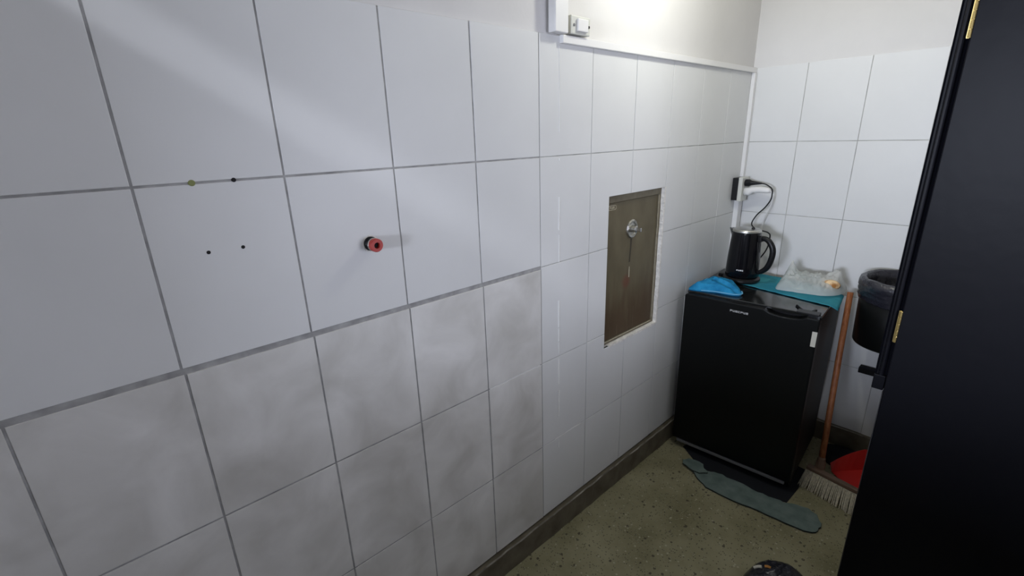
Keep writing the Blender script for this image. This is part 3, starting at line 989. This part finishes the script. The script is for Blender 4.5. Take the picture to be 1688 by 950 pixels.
# ------------------------------------------------------------------ capped pipe stub
PS = thing('pipe_stub', 'capped pipe stub with red plug sticking out of the white tiles', 'pipe', (0, 0.417, 1.321))
obj('ragged_hole', lathe([(0.0205, -0.001), (0.0205, 0.0010)], 24, (0, 0, 0), 'x'), MT_PLASTER, PS)
obj('threaded_collar', lathe([(0.0170, 0.0), (0.0170, 0.006), (0.0150, 0.007), (0.0165, 0.010), (0.0150, 0.012), (0.0165, 0.015), (0.0150, 0.018)], 24, (0, 0, 0), 'x'), MT_BLACK, PS)
obj('washer', lathe([(0.0155, 0.018), (0.0162, 0.019), (0.0162, 0.021), (0.0155, 0.022)], 24, (0, 0, 0), 'x'), MT_STEEL, PS)
bm = lathe([(0.0150, 0.022), (0.0158, 0.024), (0.0158, 0.034), (0.0145, 0.036), (0.0075, 0.036), (0.0065, 0.027), (0.0005, 0.0265)], 24, (0, 0, 0), 'x')
for f in bm.faces:
    if all(abs(v.co.x - 0.0265) < 0.0008 for v in f.verts) and max(math.hypot(v.co.y, v.co.z) for v in f.verts) < 0.008:
        f.material_index = 1
obj('red_plug', bm, [MT_REDPIPE, MT_DARKHOLE], PS)

# ------------------------------------------------------------------ waste bin hung on the back wall
BX, BY, BZ = 0.777, 2.345, 0.660
BN = thing('waste_bin', 'round black waste bin with a liner folded over its rim, beyond the door', 'bin', (BX, BY, BZ))
bm = lathe([(0.140, 0.0), (0.143, 0.006), (0.151, 0.285), (0.147, 0.285), (0.138, 0.012), (0.0, 0.012)], 40, cap=False)
bm.faces.new([v for v in bm.verts if abs(v.co.z) < 1e-6 and math.hypot(v.co.x, v.co.y) > 0.1][::-1])
obj('bucket', bm, MT_FRIDGE, BN, smooth=True)
# folded liner: outside skirt with creases, rolled rim and inside wall
prof = [(0.1515, 0.196), (0.1560, 0.201), (0.1530, 0.213), (0.1585, 0.219), (0.1530, 0.231), (0.1595, 0.237), (0.1545, 0.247), (0.160, 0.254), (0.160, 0.272), (0.154, 0.288), (0.145, 0.292), (0.136, 0.284), (0.131, 0.25), (0.124, 0.16), (0.10, 0.13), (0.0, 0.125)]
bm = bmesh.new()
segs = 56
rg = []
for i, (r, h) in enumerate(prof):
    ring = []
    for k in range(segs):
        a = 2 * PI * k / segs
        w = 0.004 * noise.noise((math.cos(a) * 3, math.sin(a) * 3, i * 0.45)) + (0.012 * noise.noise((math.cos(a) * 5, math.sin(a) * 5, 4)) if i >= 11 else 0)
        hh = 0.006 * noise.noise((math.cos(a) * 2.2, math.sin(a) * 2.2, 2 + 0.2 * i))
        ring.append(bm.verts.new(((r + w) * math.cos(a), (r + w) * math.sin(a), h + hh)))
    rg.append(ring)
for a, b in zip(rg, rg[1:]):
    for k in range(segs):
        bm.faces.new((a[k], a[(k + 1) % segs], b[(k + 1) % segs], b[k]))
bmesh.ops.remove_doubles(bm, verts=bm.verts, dist=1e-5)
obj('liner', bm, MT_LINER, BN, smooth=True)
obj('hook_plate', box(-0.03, 0.03, 0.146, YB - BY - 0.0005, 0.06, 0.18), MT_BLACK, BN)
bm = bmesh.new()
bmesh.ops.create_icosphere(bm, subdivisions=3, radius=0.045)
for v in bm.verts:
    v.co *= 1 + 0.35 * noise.noise(v.co * 40)
    v.co = Vector((v.co.x * 1.3 + BX + 0.005, v.co.y + BY + 0.0, v.co.z * 0.7 + BZ + 0.20))
tag(obj('crumpled_paper', bm, MT_PAPER), 'crumpled cream paper lying inside the black waste bin', 'paper')
RL = thing('wall_rail', 'short dark rail end fixed to the back wall below the bin', 'rail', (0.66, YB, 0.445))
obj('rail_bar', box(0, 0.20, -0.03, -0.012, -0.014, 0.014), MT_BLACK, RL, bevel=0.002)
obj('rail_lip', box(0.004, 0.20, -0.035, -0.012, 0.014, 0.022), MT_SHADE_LIP, RL)
for x in (0.02, 0.17):
    obj('rail_bracket', box(x, x + 0.02, -0.013, 0.0, -0.01, 0.01), MT_BLACK, RL)

# ------------------------------------------------------------------ broom, dustpan
BR = thing('broom', 'broom with reddish wooden stick standing beside the fridge', 'broom', (0.70, 2.10, 0))
obj('stick', tube([(-0.043, 0.022, 0.085), (-0.062, 0.090, 0.30), (-0.0850, 0.170, 0.555), (-0.108, 0.258, 0.850)], [0.0125, 0.0125, 0.0125, 0.012], 14), MT_WOOD, BR, smooth=True)
obj('head_block', prism([(-0.090, -0.010), (0.115, -0.036), (0.118, -0.012), (-0.086, 0.022)], 0.068, 0.086), MT_HEADWOOD, BR, bevel=0.004)
obj('socket', lathe([(0.02, 0.085), (0.019, 0.105), (0.0145, 0.135)], 14, (-0.045, 0.025, 0)), MT_HEADWOOD, BR)
bm = bmesh.new()
RB = random.Random(8)
for i in range(44):
    for j in range(5):
        u, v = i / 43, j / 4
        x = -0.088 + 0.202 * u
        y = 0.018 - 0.026 * v - 0.030 * u
        dx = (u - 0.5) * 0.02 + RB.uniform(-0.004, 0.004)
        dy = -0.024 + (-0.022 * v) - 0.016 * u + RB.uniform(-0.005, 0.005)
        p0, p1 = Vector((x, y, 0.070)), Vector((x + dx, y + dy, RB.uniform(0.001, 0.006)))
        add_tube(bm, [p0, (p0 + p1) / 2 + Vector((0, -0.003, 0)), p1], [0.0026, 0.0024, 0.0016], 4)
br = obj('bristles', bm, MT_BRISTLE, BR)
br['kind'] = 'stuff'

DP = thing('dustpan', 'red plastic dustpan behind the broom head', 'dustpan', (0.76, 2.26, 0))
bm = bmesh.new()
A, B, Cc, Dd = Vector((-0.080, -0.010, 0.004)), Vector((0.028, -0.100, 0.004)), Vector((0.135, 0.020, 0.030)), Vector((0.045, 0.090, 0.032))
vf = [bm.verts.new(p) for p in (A, B, Cc, Dd)]
bm.faces.new(vf)
wall = [A, Dd, Cc]
lows, tops = [], []
for k in range(13):
    t = k / 12
    p = A.lerp(Dd, t * 2) if t < 0.5 else Dd.lerp(Cc, t * 2 - 1)
    hgt = 0.008 + 0.088 * math.sin(PI * (0.06 + 0.88 * t)) ** 0.8
    out = Vector((-0.014, 0.016, 0)) if t < 0.5 else Vector((0.012, 0.016, 0))
    lows.append(bm.verts.new(p))
    tops.append(bm.verts.new(p + out + Vector((0, 0, hgt))))
for k in range(12):
    bm.faces.new((lows[k], lows[k + 1], tops[k + 1], tops[k]))
bmesh.ops.remove_doubles(bm, verts=bm.verts, dist=1e-5)
bmesh.ops.recalc_face_normals(bm, faces=bm.faces)
obj('tray', bm, MT_RED, DP, solid=0.003)
obj('handle', tube([(0.058, 0.105, 0.075), (0.080, 0.140, 0.086), (0.105, 0.178, 0.094)], [0.014, 0.012, 0.013], 12, 1.3), MT_RED, DP)

# ------------------------------------------------------------------ rag pieces and dark shade shapes on the floor
sheet = [(0.10, 1.935), (0.20, 1.868), (0.29, 1.838), (0.45, 1.868), (0.55, 1.872), (0.605, 1.895), (0.61, 2.02), (0.60, 2.18), (0.30, 2.2), (0.12, 2.1)]  # dark shape laid down as the shade under the fridge front
tag(obj('shade_sheet', prism(sheet, 0.0002, 0.0022), MT_SHADE_LIP), 'dark flat sheet standing in for the shade beneath the fridge', 'sheet')
dk = [(0.60, 2.36), (0.66, 2.30), (0.70, 2.335), (0.76, 2.40), (0.85, 2.40), (0.86, 2.47), (0.78, 2.485), (0.66, 2.48), (0.60, 2.45)]  # dark heap added to deepen the shade in this corner
tag(obj('shade_heap', heap(dk, 0.0005, 0.022, rings=12, amp=0.008, freq=22, seed=14, rim=0.006, n=5), MT_SHADE_LIP, smooth=True), 'dark crumpled heap added for the shade on the floor behind the dustpan', 'cloth')
RR = random.Random(21)


def felt(poly, z0, th, n=3, jit=0.0045):
    out = smooth_outline(poly, n)
    out = [(x + RR.uniform(-jit, jit), y + RR.uniform(-jit, jit)) for x, y in out]
    return prism(out, z0, z0 + th, inset=0.001, mi_side=1)


big = [(0.213, 1.808), (0.236, 1.782), (0.285, 1.752), (0.345, 1.729), (0.44, 1.738), (0.541, 1.75), (0.64, 1.766), (0.728, 1.783), (0.748, 1.828), (0.735, 1.875), (0.70, 1.912), (0.64, 1.903), (0.60, 1.882),
       (0.54, 1.872), (0.47, 1.862), (0.41, 1.868), (0.355, 1.862), (0.315, 1.862), (0.275, 1.838)]
tag(obj('floor_rag', felt(big, 0.0025, 0.006), [MT_RAG, MT_RAG_EDGE]), 'long torn teal-grey felt rag on the floor before the fridge', 'rag')
small = [(0.158, 1.822), (0.185, 1.795), (0.225, 1.788), (0.268, 1.800), (0.285, 1.822), (0.262, 1.842), (0.235, 1.868), (0.185, 1.862)]
tag(obj('floor_rag', felt(small, 0.0092, 0.005), [MT_RAG, MT_RAG_EDGE]), 'small torn rag scrap at the wall end of the long floor rag', 'rag')

# ------------------------------------------------------------------ black shiny bag at the near edge of the floor
bag2 = [(0.635, 1.36), (0.632, 1.44), (0.655, 1.50), (0.70, 1.535), (0.75, 1.545), (0.79, 1.52), (0.80, 1.44), (0.79, 1.36), (0.72, 1.31)]
BG = tag(obj('black_bag', heap(bag2, 0.0005, 0.045, rings=12, amp=0.012, freq=20, seed=11, rim=0.012, n=6, power=0.7), MT_LINER, smooth=True), 'shiny black plastic bag lying on the bare floor near the door', 'bag')

obj('pale_strip', tube(spline([(0.647, 1.425, 0.040), (0.658, 1.430, 0.050), (0.668, 1.433, 0.055)], 4), 0.005, 6, 1.2), MT_STICKER, BG)  # small pale strip on top of the bag
obj('amber_strip', tube(spline([(0.676, 1.440, 0.058), (0.684, 1.443, 0.061), (0.694, 1.444, 0.062)], 4), 0.0045, 6, 1.2), MT_AMBER, BG)  # small amber strip next to the pale one

# ------------------------------------------------------------------ lamps
NL = thing('pendant_lamp', 'short pendant lamp holder hanging from the ceiling above the nook', 'lamp', (0.38, 1.50, CEIL + 0.08))
obj('lamp_base', lathe([(0.035, -0.03), (0.05, -0.02), (0.05, 0.0)], 24), MT_DUCT, NL)
obj('cord', tube([(0, 0, -0.03), (0, 0, -0.30)], 0.004, 8), MT_DUCT, NL)
obj('lamp_holder', lathe([(0.016, -0.365), (0.02, -0.36), (0.02, -0.31), (0.008, -0.295)], 16), MT_DUCT, NL)
HL = thing('streak_lamp', 'unseen narrow hanging light added behind the viewer to throw a streak', 'lamp', (1.25, -1.35, HC - 0.58))
obj('streak_lamp_frame', box(-0.32, 0.32, -0.06, 0.06, -0.16, -0.14), MT_DUCT, HL)  # unseen fitting, added only for the diagonal streak of light
obj('streak_diffuser', box(-0.30, 0.30, -0.04, 0.04, -0.164, -0.16), MT_GLOW_COOL, HL)
obj('streak_shield', box(-0.34, 0.34, 0.095, 0.10, -0.87, -0.275), MT_DUCT, HL)  # added to keep the streak light off the lower wall
obj('streak_shield_arm', box(-0.34, -0.33, 0.0, 0.10, -0.30, -0.14), MT_DUCT, HL)
obj('streak_shield_arm', box(0.33, 0.34, 0.0, 0.10, -0.30, -0.14), MT_DUCT, HL)
for x in (-0.25, 0.25):
    obj('streak_lamp_hanger', box(x, x + 0.01, -0.005, 0.005, -0.14, 0.58), MT_DUCT, HL)
